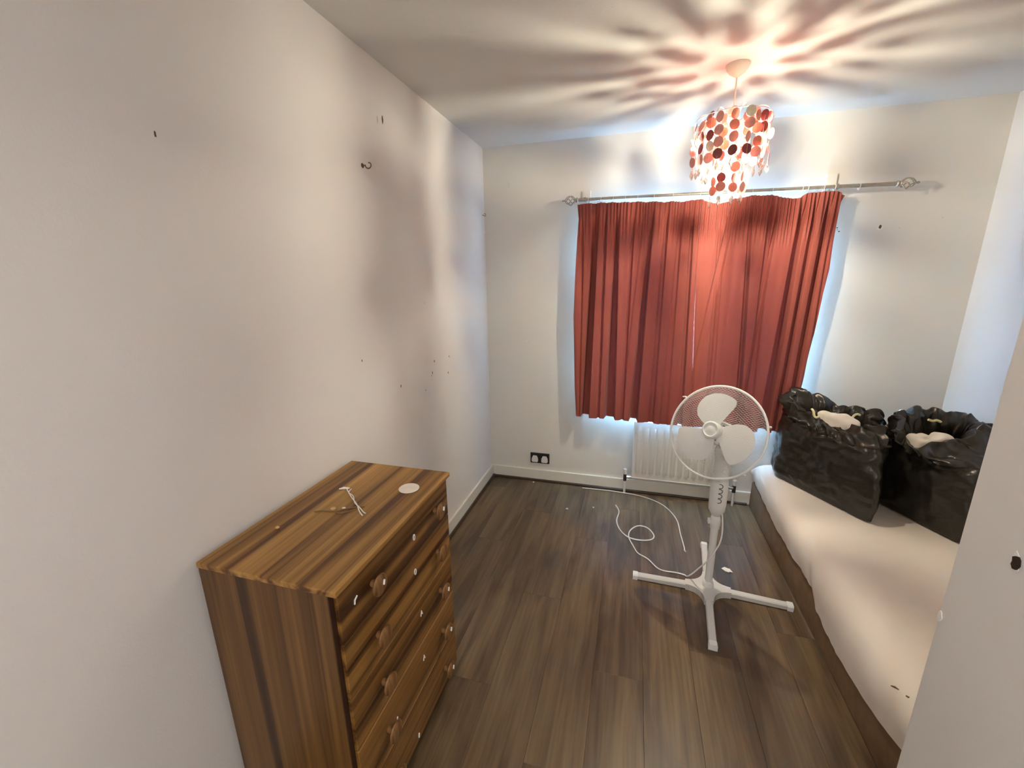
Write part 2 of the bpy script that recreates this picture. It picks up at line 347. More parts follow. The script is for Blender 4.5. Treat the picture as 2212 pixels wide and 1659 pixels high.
chip(wn, 'plaster_chip', (BX, 1.034, .79), (-1, 0, 0), .014, .03, 'filler', 73, .002)
# skirting-top scuffs above the socket are left to the paint

# ------------------------------------------------------------------ chest of drawers
CX0, CX1, CY0, CY1, CZ = .020, .418, .655, 1.277, .877
ch = thing('chest_of_drawers', 'striped brown wooden chest of five drawers against the left wall', 'chest of drawers', ((CX0 + CX1) / 2, (CY0 + CY1) / 2, 0))
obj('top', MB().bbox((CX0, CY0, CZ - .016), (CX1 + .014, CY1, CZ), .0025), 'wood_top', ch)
for y0, y1 in ((CY0 + .002, CY0 + .018), (CY1 - .018, CY1 - .002)):
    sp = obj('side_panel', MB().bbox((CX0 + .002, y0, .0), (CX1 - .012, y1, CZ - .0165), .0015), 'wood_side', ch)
    obj('edge_strip', MB().box((CX1 - .0118, y0 + .0005, .0), (CX1 - .0095, y1 - .0005, CZ - .0168)), 'wood_edge', sp)
obj('back_panel', MB().box((CX0 + .003, CY0 + .0185, .04), (CX0 + .009, CY1 - .0185, CZ - .017)), 'wood_side', ch)
obj('plinth', MB().box((CX1 - .06, CY0 + .0185, 0), (CX1 - .045, CY1 - .0185, .032)), 'wood_edge', ch)
seams = [.036, .207, .373, .541, .709, CZ - .018]
KY = (.80, 1.166)
def knob_mb(c):
    return MB().lathe([(.008, 0), (.010, .004), (.009, .016), (.012, .019), (.026, .0205), (.0295, .024), (.029, .028), (.024, .031), (.012, .0325), (.0, .033)], c, (1, 0, 0), 24)
knobm = None
for k in range(5):
    z0, z1 = seams[k] + .0016, seams[k + 1] - .0016
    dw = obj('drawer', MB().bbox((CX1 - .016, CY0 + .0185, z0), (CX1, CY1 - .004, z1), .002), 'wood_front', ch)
    body = MB().box((CX0 + .02, CY0 + .03, z0 + .01), (CX1 - .0165, CY1 - .03, z1 - .03)); obj('drawer_box', body, 'wood_edge', dw)
    zc = [.112, .287, .462, .622, .785][k]
    for y in KY:
        c = Vector((CX1, y, zc))
        if knobm is None:
            kb = obj('knob', knob_mb(c), 'wood_knob', dw, True, org=c); knobm = kb.data
        else:
            kb = bpy.data.objects.new('knob', knobm); COL.objects.link(kb); kb.parent = dw; kb.location = c - ORG[dw.name]; ORG[kb.name] = c
    # remnants of white labels stuck to the drawers
    yy, zz, ring = [(.95, .062, 0), (1.024, .31, 1), (1.03, .484, 1), (1.014, .656, 2), (1.023, .774, 2)][k]
    if ring == 2:
        obj('sticker_remnant', MB().tube([(CX1 + .0012, yy + .005 * math.cos(t * PI / 6), zz + .0095 * math.sin(t * PI / 6)) for t in range(12)], .0016, 6, closed=True), 'paper', dw, True)
    elif ring == 1:
        obj('sticker_remnant', MB().tube([(CX1 + .001, yy - .005, zz - .008), (CX1 + .001, yy + .001, zz + .010), (CX1 + .001, yy + .006, zz - .007)], .0017, 6), 'paper', dw, True)
        obj('sticker_fleck', MB().tube([(CX1 + .001, yy - .003, zz - .001), (CX1 + .001, yy + .004, zz - .001)], .0015, 6), 'paper', dw, True)
    else:
        obj('sticker_remnant', MB().tube([(CX1 + .001, yy, zz - .007), (CX1 + .001, yy + .002, zz + .007)], .003, 6), 'paper', dw, True)
    if k == 4: obj('sticker_curl', MB().tube([(CX1 + .001, .727, .782), (CX1 + .0015, .729, .793), (CX1 + .001, .739, .798)], .0022, 6), 'paper', dw, True)
    if k == 1: obj('sticker_fleck', MB().tube([(CX1 + .001, .845, .262), (CX1 + .001, .846, .274)], .0022, 6), 'paper', dw, True)
    if k in (0, 1, 2, 4):
        obj('knob_fleck', MB().tube([(CX1 + .0345, KY[1] + .004, zc + .002), (CX1 + .0345, KY[1] + .008, zc + .014)], .0028, 6), 'paper', dw, True)
    if k == 4:
        obj('knob_fleck', MB().tube([(CX1 + .0345, KY[0] + .004, zc + .0), (CX1 + .0345, KY[0] + .008, zc + .012)], .0026, 6), 'paper', dw, True)

# things lying on the chest
o = obj('coaster', MB().lathe([(.032, 0), (.0335, .001), (.034, .0022), (.033, .0034), (.0, .0036)], (.352, 1.128, CZ), n=36), 'card', smooth=True, org=(.352, 1.128, CZ))
tag(o, 'round cream coaster lying on top of the wooden chest', 'coaster')
z = CZ + .0022
t1 = spline([(.128, 1.066, z), (.146, 1.078, z), (.158, 1.066, z), (.200, 1.03, z), (.242, .998, z), (.268, .972, z), (.284, .957, z), (.300, .945, z)], 5)
t2 = spline([(.166, 1.076, z), (.176, 1.05, z + .002), (.204, 1.034, z + .002), (.236, .998, z + .003), (.262, .982, z + .002), (.292, .962, z), (.303, .957, z)], 5)
o = thing('white_string', 'frayed twisted white string on the wooden chest top', 'string', (.21, 1.02, CZ))
obj('strand', MB().tube(t1, .0018, 6), 'paper', o, True); obj('strand', MB().tube(t2, .0015, 6), 'paper', o, True)
obj('knot', MB().tube([(.128, 1.064, z + .001), (.142, 1.070, z + .003), (.158, 1.078, z + .001)], [.002, .0045, .002], 6), 'paper', o, True)
o = thing('beaded_cord', 'brown cord with an amber bead on the chest top', 'cord', (.19, .95, CZ))
obj('cord', MB().tube(spline([(.146, .925, z), (.160, .938, z), (.178, .940, z), (.205, .946, z), (.232, .968, z), (.262, .985, z), (.275, .99, z)], 5), .0017, 6), 'thin_cord', o, True)
obj('loop', MB().tube(spline([(.205, .946, z), (.222, .938, z), (.245, .952, z), (.262, .972, z)], 5), .0012, 6), 'thin_cord', o, True)
obj('bead', MB().lathe([(.001, -.009), (.0045, -.006), (.006, 0), (.0045, .006), (.001, .009)], (.196, .949, CZ + .0062), (1, .35, 0), 14), 'bead', o, True)
obj('bead', MB().lathe([(.001, -.006), (.003, -.003), (.0036, 0), (.003, .003), (.001, .006)], (.222, .964, CZ + .004), (1, .5, 0), 10), 'cord', o, True)
o = obj('wooden_bead', MB().lathe([(.001, -.006), (.004, -.003), (.005, 0), (.004, .003), (.001, .006)], (.107, .826, CZ + .005), (1, .6, 0), 12), 'bead', smooth=True, org=(.107, .826, CZ))
tag(o, 'single small brown bead near the wall on the chest top', 'bead')

# ------------------------------------------------------------------ radiator, socket
RX0, RX1, RZ0, RZ1, RY = 1.085, 1.725, .135, .562, D - .075
rad = thing('radiator', 'white ribbed panel radiator under the red curtains', 'radiator', ((RX0 + RX1) / 2, D - .05, RZ0))
P = []; nfl = 13; pitch = (RX1 - RX0 - .03) / nfl
zs = [RZ0, RZ0 + .006, RZ0 + .028, RZ0 + .045, RZ0 + .062, RZ1 - .06, RZ1 - .04, RZ1 - .02, RZ1 - .004, RZ1]
env = [0, 0, 0, .45, 1, 1, .45, 0, 0, 0]
for z, e in zip(zs, env):
    row = [(RX0, RY + .012, z), (RX0 + .004, RY + .003, z)]
    for k in range(nfl):
        c = RX0 + .015 + pitch * (k + .5)
        for q, hgt in ((-.36, 0), (-.17 * (.35 + .65 * e) - .0, e), (.17 * (.35 + .65 * e), e), (.36, 0)):
            row.append((c + q * pitch, RY + .003 - hgt * .013, z))
    row += [(RX1 - .004, RY + .003, z), (RX1, RY + .012, z)]; P.append(row)
obj('front_panel', MB().grid(P), 'radiator', rad, True, auto=25)
obj('back_panel', MB().bbox((RX0 + .004, RY + .014, RZ0 + .004), (RX1 - .004, RY + .055, RZ1 - .006), .006), 'radiator', rad)
obj('bottom_seam', MB().tube([(RX0 + .004, RY + .004, RZ0 + .003), (RX1 - .004, RY + .004, RZ0 + .003)], .004), 'radiator', rad, True)
for sx, xe, xv in ((-1, RX0, 1.042), (1, RX1, 1.762)):
    yv = D - .055
    v = obj('valve', MB().lathe([(.009, .10), (.012, .102), (.012, .150), (.010, .153)], (xv, yv, 0), n=16), 'black_fitting', rad, True)
    obj('connector', MB().tube([(xv, yv, .135), (xe - sx * .002, yv, .135)], .009, 10).lathe([(.010, -.013), (.0135, -.011), (.0135, .011), (.010, .013)], ((xv + xe) / 2, yv, .135), (1, 0, 0), 8), 'chrome', v, True)
    obj('valve_cap', MB().lathe([(.013, .154), (.0145, .157), (.013, .190), (.009, .194), (0, .195)], (xv, yv, 0), n=16), 'white_plastic', v, True)
    obj('pipe', MB().tube([(xv, yv, 0), (xv, yv, .10)], .0085, 12), 'white_plastic', rad, True)
sk = thing('wall_socket', 'black double wall socket with two white safety covers above the skirting', 'socket', (.398, D, .143))
obj('faceplate', MB().bbox((.323, D - .010, .143), (.473, D, .228), .004), 'black_fitting', sk)
for c in (.360, .436):
    poly = [(-.025, -.018), (-.019, -.026), (.019, -.026), (.025, -.018), (.024, .006), (.014, .026), (-.014, .026), (-.024, .006)]
    F = Matrix(((1, 0, 0, c), (0, 0, -1, D - .010), (0, 1, 0, .180), (0, 0, 0, 1)))
    obj('socket_cover', MB().prism(poly, 0, .007, F), 'white_plastic', sk)

# ------------------------------------------------------------------ curtains on their pole
RODY = D - .098
def rodz(x): return 2.020 - .0125 * (x - .64)
pole = thing('curtain_pole', 'grey metal curtain pole with basket finials above the red curtains', 'curtain pole', (1.5, RODY, 2.01))
obj('rod', MB().tube([(.662, RODY, rodz(.662)), (2.34, RODY, rodz(2.34))], .0105, 14), 'rod', pole, True)
for sx, xe in ((-1, .662), (1, 2.34)):
    zc = rodz(xe)
    fn = obj('finial', MB().lathe([(.012, -.004), (.016, 0), (.016, .006), (.011, .012), (.014, .016), (.012, .020)], (xe, RODY, zc), (sx, 0, 0), 18), 'rod', pole, True)
    bas = MB()
    for k in range(5):
        pts = []
        for q in range(13):
            t = q / 12; rr = .024 * math.sin(PI * t ** .8) ** .8 + .004; w = k * 2 * PI / 5 + t * 2.6
            pts.append((xe + sx * (.018 + .062 * t), RODY + rr * math.cos(w), zc + rr * math.sin(w)))
        bas.tube(pts, .0032, 6)
    obj('basket', bas, 'rod', fn, True)
    obj('tip', MB().lathe([(.005, .076), (.007, .080), (.004, .086), (.007, .091), (.006, .096), (.002, .100)], (xe, RODY, zc), (sx, 0, 0), 14), 'rod', fn, True)
for x in (.708, 2.068):
    wbk_ = obj('wall_block', MB().bbox((x - .026, D - .016, 1.955), (x + .026, D, 2.085), .002), 'gloss_white', pole)
    obj('bracket', MB().tube([(x, D - .015, rodz(x) + .002), (x, RODY + .01, rodz(x) + .002)], .008, 10).lathe([(.0115, -.008), (.0155, -.007), (.0155, .007), (.0115, .008)], (x, RODY, rodz(x)), (1, 0, 0), 16), 'rod', pole, True)
def ring_mb(x, z):
    m_ = MB().tube([(x + .002 * math.sin(t * PI / 8), RODY + .0155 * math.cos(t * PI / 8), z - .004 + .0155 * math.sin(t * PI / 8)) for t in range(16)], .0016, 6, closed=True)
    return m_.tube([(x, RODY, z - .019), (x, RODY, z - .027)], .0016, 6)
obj('spare_ring', ring_mb(2.172, rodz(2.172)), 'white_plastic', pole, True)
obj('spare_ring', ring_mb(2.058, rodz(2.058) + .0), 'white_plastic', pole, True)

ztop = [(.66, 1.990), (.735, 1.996), (.77, 1.990), (.808, 1.996), (.845, 1.991), (.882, 1.993), (.92, 1.987), (.953, 1.991), (.99, 1.985), (1.03, 1.989), (1.08, 1.980), (1.122, 1.984), (1.18, 1.974), (1.229, 1.978), (1.28, 1.970), (1.327, 1.976),
        (1.391, 1.979), (1.43, 1.960), (1.485, 1.948), (1.53, 1.957), (1.563, 1.971), (1.60, 1.972), (1.655, 1.984), (1.71, 1.978), (1.757, 1.980), (1.79, 1.968), (1.829, 1.959), (1.87, 1.953), (1.896, 1.955), (1.912, 1.968), (1.931, 1.979), (1.97, 1.978), (2.021, 1.981), (2.08, 1.977), (2.108, 1.952)]
# folds: (x at heading, x at hem, half width top, half width hem, depth top, depth hem, fade start z, fade end z)
FOLD_L = [(.785, .745, .016, .026, .040, .082), (.915, .915, .008, .032, .030, .080), (1.122, 1.075, .008, .024, .040, .082), (.845, .838, .006, .008, .020, .022),
          (1.010, 1.000, .007, .010, .022, .024), (1.075, .985, .005, .006, .010, .006), (1.205, 1.19, .009, .016, .032, .02), (1.285, 1.27, .007, .024, .030, .014), (1.345, 1.375, .007, .012, .028, .04), (.700, .705, .006, .005, .014, .01)]
FOLD_R = [(1.50, 1.53, .007, .010, .016, .02), (1.575, 1.40, .018, .02, .044, .006), (1.655, 1.715, .008, .014, .026, .045), (1.76, 1.775, .010, .02, .036, .02), (1.80, 1.735, .008, .010, .020, .03), (1.925, 1.868, .014, .026, .040, .066),
          (1.985, 1.935, .010, .014, .026, .045), (2.045, 2.000, .012, .016, .036, .045), (1.52, 1.55, .005, .012, .014, .012), (2.075, 2.06, .005, .01, .012, .015)]
def curtain_pt(x, v, folds, seed):
    """depth toward the wall at position x, v = 0 heading .. 1 hem"""
    d = 0
    for (xt, xb, wt, wb, dt, db) in folds:
        c = lerp(xt, xb, v ** .9); w = lerp(wt, wb, v); dep = lerp(dt, db, sm(.05, .5, v)) * sm(.0, .13, v)
        e = max(.0045, w * .28); q = abs(x - c)
        d = max(d, dep * (1 - sm(w - e, w + e, q))) if q < w + e else d
    # soft roll of the cloth between folds and the tight gathers of the heading tape
    d += .012 * noise.noise(Vector((x * 9 + seed, v * 1.1, seed))) * sm(.05, .3, v)
    d += .009 * noise.noise(Vector((x * 26 + seed, v * 2.2, 4))) * (1 - .5 * v) * sm(.04, .14, v)
    g = (1 - sm(.055, .20, v)); ph = x * 300 + 5 * noise.noise(Vector((x * 12, seed, 1))) + v * 3 * noise.noise(Vector((x * 5, 7, seed)))
    d += g * .0075 * (math.sin(ph) + .45 * math.sin(ph * .37 + 2))
    return d
def curtain(name, label, left, right, folds, seed, nu=430, nv=130):
    c = thing(name, label, 'curtain', ((pl_(left, 0) + pl_(right, 0)) / 2, RODY, .58))
    F = []; B = []
    for j in range(nv + 1):
        v = j / nv; rf = []; rb = []
        for i in range(nu + 1):
            t = i / nu; x = lerp(pl_(left, v), pl_(right, v), t)
            xt = lerp(pl_(left, 0), pl_(right, 0), t)
            zt = pl_(ztop, xt); zb = .584 - .010 * sm(.7, 1.4, xt) + .003 * math.sin(xt * 40)
            z = lerp(zt, zb, v)
            d = curtain_pt(x, v, folds, seed)
            ed = min(t, 1 - t); d += .012 * (1 - sm(0, .02, ed)) * v
            y = RODY - .014 - .012 * v + d
            if seed < 5: y += .016 * sm(.915, .935, t)
            if seed > 5: y += -.002 * sm(.2, .9, v) * (1 - sm(.02, .14, t))     # leading edge of the right curtain
            rf.append((x, y, z)); rb.append((x, y + .004, z + (.004 if 0 < j < nv else (-.006 if j == 0 else .005))))
        F.append(rf); B.append(rb)
    obj('fabric', MB().grid(F), 'curtain', c, True, auto=180)
    Bs = B
    obj('lining', MB().grid(Bs), 'lining', c, True, auto=180)
    return c
cl = curtain('curtain', 'left rust red curtain with deep vertical folds', [(0, .664), (.06, .672), (.25, .660), (.5, .652), (.85, .670), (1, .683)],
             [(0, 1.452), (.3, 1.454), (.5, 1.468), (.7, 1.484), (.85, 1.492), (1, 1.506)], FOLD_L, 2.0)
cr = curtain('curtain', 'right rust red curtain with sagging top and slanting folds', [(0, 1.392), (.3, 1.394), (.5, 1.408), (.7, 1.424), (.85, 1.432), (1, 1.446)],
             [(0, 2.106), (.04, 2.092), (.18, 2.090), (.28, 2.092), (.38, 2.080), (.55, 2.072), (.75, 2.05), (1, 2.02)], FOLD_R, 9.0)
for x in (.729, .807, .882, .953, 1.027, 1.122, 1.229, 1.322, 1.382):
    obj('ring', ring_mb(x, rodz(x)), 'white_plastic', cl, True)
for x in (1.655, 1.757, 1.904, 1.931, 2.007):
    obj('ring', ring_mb(x, rodz(x)), 'white_plastic', cr, True)

# ------------------------------------------------------------------ bed in the alcove
BDX, BDY0, BDY1 = 1.872, BY + .015, D - .028
bed = thing('divan_base', 'low brown divan bed base on the floor under the mattress', 'bed base', ((BDX + RW) / 2, 2.0, 0))
obj('base', MB().bbox((BDX, BDY0, .0005), (RW - .02, BDY1, .185), .008, 3), 'divan', bed, True)
for y in (1.62, 2.30):
    obj('seam', MB().tube([(BDX - .0005, y, .008), (BDX - .0005, y, .178)], .0016, 6), 'divan', bed, True)
# mattress in its fitted sheet
hem = [(1.05, .20), (1.194, .195), (1.374, .142), (1.576, .124), (1.70, .125), (1.80, .145), (1.937, .200), (2.0, .195), (2.084, .185), (2.374, .178), (2.7, .20), (2.93, .23)]
MZ = .345
P = []; ny = 150
for j in range(ny + 1):
    y = lerp(BDY0 + .005, BDY1 - .004, j / ny); h0 = pl_(hem, y)
    prof = [(0, 0), (-.004, .18), (-.007, .38), (-.004, .58), (.006, .74), (.024, .87), (.052, .955), (.09, .99), (.14, 1.0)]
    row = []
    end = min(y - BDY0, BDY1 - y); drop = .05 * (1 - sm(0, .09, end)) ** 2
    for k, (dx, t) in enumerate(prof):
        z = lerp(h0, MZ - drop, t); w = noise.noise(Vector((y * 9, t * 2.2, 3))) * .006 + .004 * noise.noise(Vector((y * 26 + z * 30, z * 25, 8))) * (1 - t)
        cr_ = .010 * math.exp(-((y - 1.90 - (z - .2) * .5) / .02) ** 2) - .007 * math.exp(-((y - 1.84 - (z - .2) * .6) / .016) ** 2)
        row.append((BDX - .008 + dx + (w + cr_) * (1 - t * .9), y, z))
    for q in range(1, 12):
        x = lerp(BDX + .132, RW - .06, q / 11); row.append((x, y, MZ - drop + .003 * noise.noise(Vector((x * 5, y * 5, 1))) - .004 * math.sin(PI * q / 11)))
    row += [(RW - .03, y, MZ - .03 - drop), (RW - .02, y, MZ - .10), (RW - .02, y, .19)]
    P.append(row)
mt = MB().grid(P); nc = len(P[0])
mt.f.append(tuple(range(nc))[::-1]); mt.f.append(tuple(ny * nc + q for q in range(nc)))
mat_o = obj('mattress', mt, 'sheet', smooth=True, org=((BDX + RW) / 2, 2.0, .19), auto=60)
tag(mat_o, 'single mattress in a cream fitted sheet on the brown divan base', 'mattress')
obj('sheet_stain', MB().tube([(1.8733, 1.3187, .3015), (1.8778, 1.3098, .3077), (1.8812, 1.297, .3128)], [.0014, .0032, .0012], 6), 'mark', mat_o, True)
obj('sheet_stain', MB().tube([(1.8863, 1.2722, .3203), (1.8890, 1.2646, .3232)], [.0022, .0026], 6), 'mark', mat_o, True)

# ------------------------------------------------------------------ bin bags of bedding
def bag(name, label, poly, z0, zr, rim, seed, sc_prof, slit=0, mouth=(0, 0)):
    """poly: footprint (ccw), zr: mean rim height, rim: [(angle deg, dz)] variation of the rim"""
    cx = sum(p[0] for p in poly) / len(poly); cy = sum(p[1] for p in poly) / len(poly); n = 200
    R_ = []
    for k in range(n):
        w = 2 * PI * k / n; d = Vector((math.cos(w), math.sin(w))); best = 9
        for a, c in zip(poly, poly[1:] + poly[:1]):
            ax, ay, bx, by = a[0] - cx, a[1] - cy, c[0] - cx, c[1] - cy; ex, ey = bx - ax, by - ay; den = d.x * ey - d.y * ex
            if abs(den) < 1e-9: continue
            t = (ax * ey - ay * ex) / den; s_ = (ax * d.y - ay * d.x) / den
            if t > 0 and -1e-6 <= s_ <= 1 + 1e-6: best = min(best, t)
        R_.append(best)
    def smooth(R, it):
        for _ in range(it): R = [(R[k - 1] + 2 * R[k] + R[(k + 1) % n]) / 4 for k in range(n)]
        return R
    Rs, Rm = smooth(R_, 3), smooth(R_, 90)
    rim = sorted(rim); rim = [(rim[-1][0] - 360, rim[-1][1])] + rim + [(rim[0][0] + 360, rim[0][1])]
    P = []; nl = 74
    for j in range(nl + 1):
        t = j / nl * (len(sc_prof) - 1); a = min(int(t), len(sc_prof) - 2); e = t - a
        s_ = lerp(sc_prof[a][0], sc_prof[a + 1][0], e); zf = lerp(sc_prof[a][1], sc_prof[a + 1][1], e); g = lerp(sc_prof[a][2], sc_prof[a + 1][2], e)
        row = []
        for k in range(n):
            w = 2 * PI * k / n; deg = k * 360 / n
            rr = lerp(Rs[k], Rm[k], min(1, max(0, zf * 1.2))) * s_
            z = z0 + zf * (zr - z0) + (sm(.55, 1, zf) * pl_(rim, deg) if zf > .55 else 0)
            p = Vector((math.cos(w) * rr, math.sin(w) * rr, z)); q = Vector((p.x, p.y, p.z))
            amp = sm(0, .12, zf)
            dsp = .022 * noise.noise(q * 7 + Vector((seed, 0, 0))) + .010 * (1 - abs(noise.noise(Vector((q.x * 10, q.y * 10, q.z * 22 + seed)))) * 2) + .006 * noise.noise(q * 32 + Vector((0, seed, 0)))
            # gathered, crumpled neck
            dsp += g * (.026 * (1 - 2.2 * abs(noise.noise(Vector((math.cos(w) * 4.5, math.sin(w) * 4.5, z * 9 + seed))))) + .014 * noise.noise(q * 24 + Vector((seed * 2, 1, 0))))
            zz = g * (.026 * noise.noise(Vector((math.cos(w) * 3.2 + seed, math.sin(w) * 3.2, j * .09))) + .010 * noise.noise(q * 28 + Vector((3, seed, 0))))
            rr2 = rr + dsp * (amp if zf < .9 else 1)
            px, py = math.cos(w) * rr2, math.sin(w) * rr2
            if t > 7:
                kq = sm(6.6, 11.5, t); ca, sa = math.cos(slit), math.sin(slit); lx, ly = px * ca + py * sa, -px * sa + py * ca
                ly *= 1 - .62 * kq; px, py = lx * ca - ly * sa + mouth[0] * kq, lx * sa + ly * ca + mouth[1] * kq
            row.append((cx + px, cy + py, max(z0 + .002, z + zz)))
        row.append(row[0]); P.append(row)
    mb = MB().grid(P); nc = n + 1
    mb.f.append(tuple(range(n))[::-1]); mb.f.append(tuple(nl * nc + k for k in range(n)))
    b = thing(name, label, 'bin bag', (cx, cy, z0))
    obj('liner', mb, 'binbag', b, True, auto=75)
    return b, cx, cy
prof = [(.86, 0, 0), (1.0, .012, 0), (1.02, .10, 0), (1.045, .28, 0), (1.05, .46, 0), (1.03, .60, .05), (.98, .73, .25), (.90, .80, .8), (.95, .845, 1.3), (.87, .875, 1.4), (.90, .94, 1.6), (.80, 1.0, 1.6), (.64, .96, 1.2), (.55, .72, .3)]
z0 = MZ - .002
bag1, b1x, b1y = bag('bin_bag', 'black bin bag beside the curtain with pointed front corner, white bedding showing', [(1.94, 2.83), (1.93, 2.70), (2.218, 2.240), (2.29, 2.40), (2.335, 2.62), (2.30, 2.83)], z0, .855,
    [(0, -.01), (30, -.02), (45, -.01), (60, -.03), (80, .0), (100, .04), (120, .055), (140, .015), (160, -.02), (190, -.03), (215, -.055), (245, -.07), (270, -.075), (300, -.05), (330, -.0)], 1.7, prof, -.55, (-.055, -.03))
bag2, b2x, b2y = bag('bin_bag', 'black bin bag nearest the near wall edge, torn open over white bedding', [(2.355, 2.49), (2.52, 2.155), (2.74, 2.24), (2.80, 2.45), (2.77, 2.72), (2.50, 2.76), (2.41, 2.65)], z0, .84,
    [(0, -.02), (30, .0), (60, .02), (90, .045), (120, .035), (150, .02), (180, -.01), (210, -.07), (240, -.10), (270, -.07), (300, -.02), (330, .0)], 5.3, prof, .25, (-.08, -.06))
def blob(c, rad, rot, seed, amp=.02):
    P = []; Rm = Matrix.Rotation(rot, 3, 'Z')
    for j in range(25):
        ph = PI * j / 24; row = []
        for k in range(37):
            w = 2 * PI * k / 36; d = Vector((math.sin(ph) * math.cos(w), math.sin(ph) * math.sin(w), math.cos(ph)))
            d = Vector([math.copysign(abs(q) ** .8, q) for q in d])
            p = Vector([d[i] * rad[i] for i in range(3)]); p += d * amp * noise.noise(p * 11 + Vector((seed, 0, 0))) + d * amp * .5 * noise.noise(p * 26 + Vector((0, seed, 0)))
            row.append(Rm @ p + Vector(c))
        P.append(row)
    return MB().grid(P)
o = obj('pillow', blob((2.115, 2.52, .772), (.10, .024, .055), -.5, 3), 'bedding', smooth=True, org=(2.09, 2.53, .7), auto=180)
tag(o, 'white pillow showing in the mouth of the bag beside the curtain', 'pillow')
o = obj('duvet', blob((2.455, 2.40, .745), (.085, .05, .05), .25, 8, .03), 'bedding', smooth=True, org=(2.46, 2.37, .66), auto=180)
tag(o, 'cream folded duvet showing in the torn bag by the near wall', 'duvet')

# ------------------------------------------------------------------ pedestal fan
FX, FY = 1.472, 2.0
fan = thing('pedestal_fan', 'white pedestal fan with three blades on a cross base in front of the radiator', 'fan', (FX, FY, 0))
def leg_mb(px, py):
    d = Vector((px - FX, py - FY, 0)); L_ = d.length; d.normalize(); s_ = Vector((-d.y, d.x, 0)); m_ = MB()
    secs = [(.075, .017, .030), (.12, .0165, .030), (L_ - .006, .0165, .026), (L_, .014, .024)]
    V = []; F = []
    for q, w, h in secs:
        c = Vector((FX, FY, 0)) + d * q
        for a, zz in ((-w, .004), (w, .004), (w, h - .005), (w - .004, h), (-w + .004, h), (-w, h - .005)): V.append(c + s_ * a + Vector((0, 0, zz)))
    for i in range(len(secs) - 1):
        for k in range(6): F.append((i * 6 + k, i * 6 + (k + 1) % 6, (i + 1) * 6 + (k + 1) % 6, (i + 1) * 6 + k))
    F.append(tuple(range(6))[::-1]); F.append(tuple((len(secs) - 1) * 6 + k for k in range(6)))
    m_.add(V, F); c = Vector((FX, FY, 0)) + d * (L_ - .012)
    cap = MB(); V = []
    for q in (L_ - .022, L_ + .003):
        c = Vector((FX, FY, 0)) + d * q
        V += [c + s_ * a + Vector((0, 0, zz)) for a, zz in ((-.0185, 0), (.0185, 0), (.0185, .022), (.014, .029), (-.014, .029), (-.0185, .022))]
    cap.add(V, [(0, 1, 2, 3, 4, 5), tuple(range(6, 12))] + [(k, (k + 1) % 6, 6 + (k + 1) % 6, 6 + k) for k in range(6)])
    return m_, cap
tips = [(1.112, 2.012), (1.838, 1.972), (1.440, 1.632), (1.508, 2.385)]
for px, py in tips:
    lm, cp = leg_mb(px, py); lg = obj('leg', lm, 'grey_plastic', fan, False); obj('end_cap', cp, 'white_plastic', lg)
# centre casting with concave sides between the legs
angs = sorted(math.atan2(py - FY, px - FX) for px, py in tips); hub = []
for k, a in enumerate(angs):
    nb = angs[(k + 1) % 4] + (2 * PI if k == 3 else 0)
    d = Vector((math.cos(a), math.sin(a))); s_ = Vector((-d.y, d.x))
    p1 = d * .105 - s_ * .0205; p2 = d * .105 + s_ * .0205; hub += [p1, p2]
    d2 = Vector((math.cos(nb), math.sin(nb))); s2 = Vector((-d2.y, d2.x)); p3 = d2 * .105 - s2 * .0205
    mid = Vector((math.cos((a + nb) / 2), math.sin((a + nb) / 2))) * .036
    for q in range(1, 8):
        t = q / 8; hub.append(p2 * (1 - t) ** 2 + mid * 2 * t * (1 - t) + p3 * t * t)
obj('base_hub', MB().prism([(FX + q.x, FY + q.y) for q in hub], .0, .034), 'grey_plastic', fan)
obj('pole_collar', MB().lathe([(.026, .034), (.027, .04), (.025, .055), (.022, .062), (.018, .066)], (FX, FY, 0), n=24), 'white_plastic', fan, True)
obj('pole', MB().lathe([(.0175, .05), (.0175, .38)], (FX, FY, 0), n=24), 'white_plastic', fan, True)
obj('height_clamp', MB().lathe([(.018, .36), (.0215, .362), (.0215, .375), (.024, .38), (.024, .405), (.020, .43), (.016, .44)], (FX, FY, 0), n=24).bbox((FX - .034, FY - .012, .385), (FX - .020, FY + .012, .408), .004), 'white_plastic', fan, True)
cc = obj('control_column', MB().lathe([(.016, .425), (.022, .435), (.036, .462), (.0385, .49), (.0385, .60), (.036, .625), (.033, .66), (.031, .70), (.034, .74), (.038, .765), (.030, .785), (0, .787)], (FX, FY, 0), n=32), 'white_plastic', fan, True)
fdir = Vector((1.041 - FX, -FY, 0)).normalized(); fr_ = Vector((fdir.x, fdir.y, 0)); side = Vector((-fr_.y, fr_.x, 0))
for zb in (.600, .575, .550, .525):
    pts = []
    for q in range(9):
        w = math.radians(-110 + q * 27.5); a = math.sin(w) * .0105 ; lat = -.004 - math.cos(w) * .012
        c = Vector((FX, FY, zb + a)); off = side * -lat * -1; ang = -lat / .0385
        n_ = (fr_ * math.cos(ang) + side * math.sin(ang)); pts.append(c + n_ * .0387)
    obj('button', MB().tube(pts, .0021, 6), 'black_fitting' if False else 'grille_dark', cc, True) if 'grille_dark' in M else None
AZ, EL = -.60, .41
ax = Vector((math.sin(AZ) * math.cos(EL), -math.cos(AZ) * math.cos(EL), math.sin(EL)))
ra = ax.cross(Vector((0, 0, 1))).normalized() * -1; rb = ax.cross(ra).normalized()
if rb.z < 0: rb = -rb
FC = Vector((1.417, 1.93, .878)); FR = .206
def fp(x, y, d): return FC + ra * x + rb * y + ax * d
mot = obj('motor_housing', MB().lathe([(.0, -.150), (.034, -.147), (.050, -.13), (.056, -.10), (.056, -.055), (.050, -.045), (.0, -.044)], FC, ax, 28), 'white_plastic', fan, True)
sl = MB()
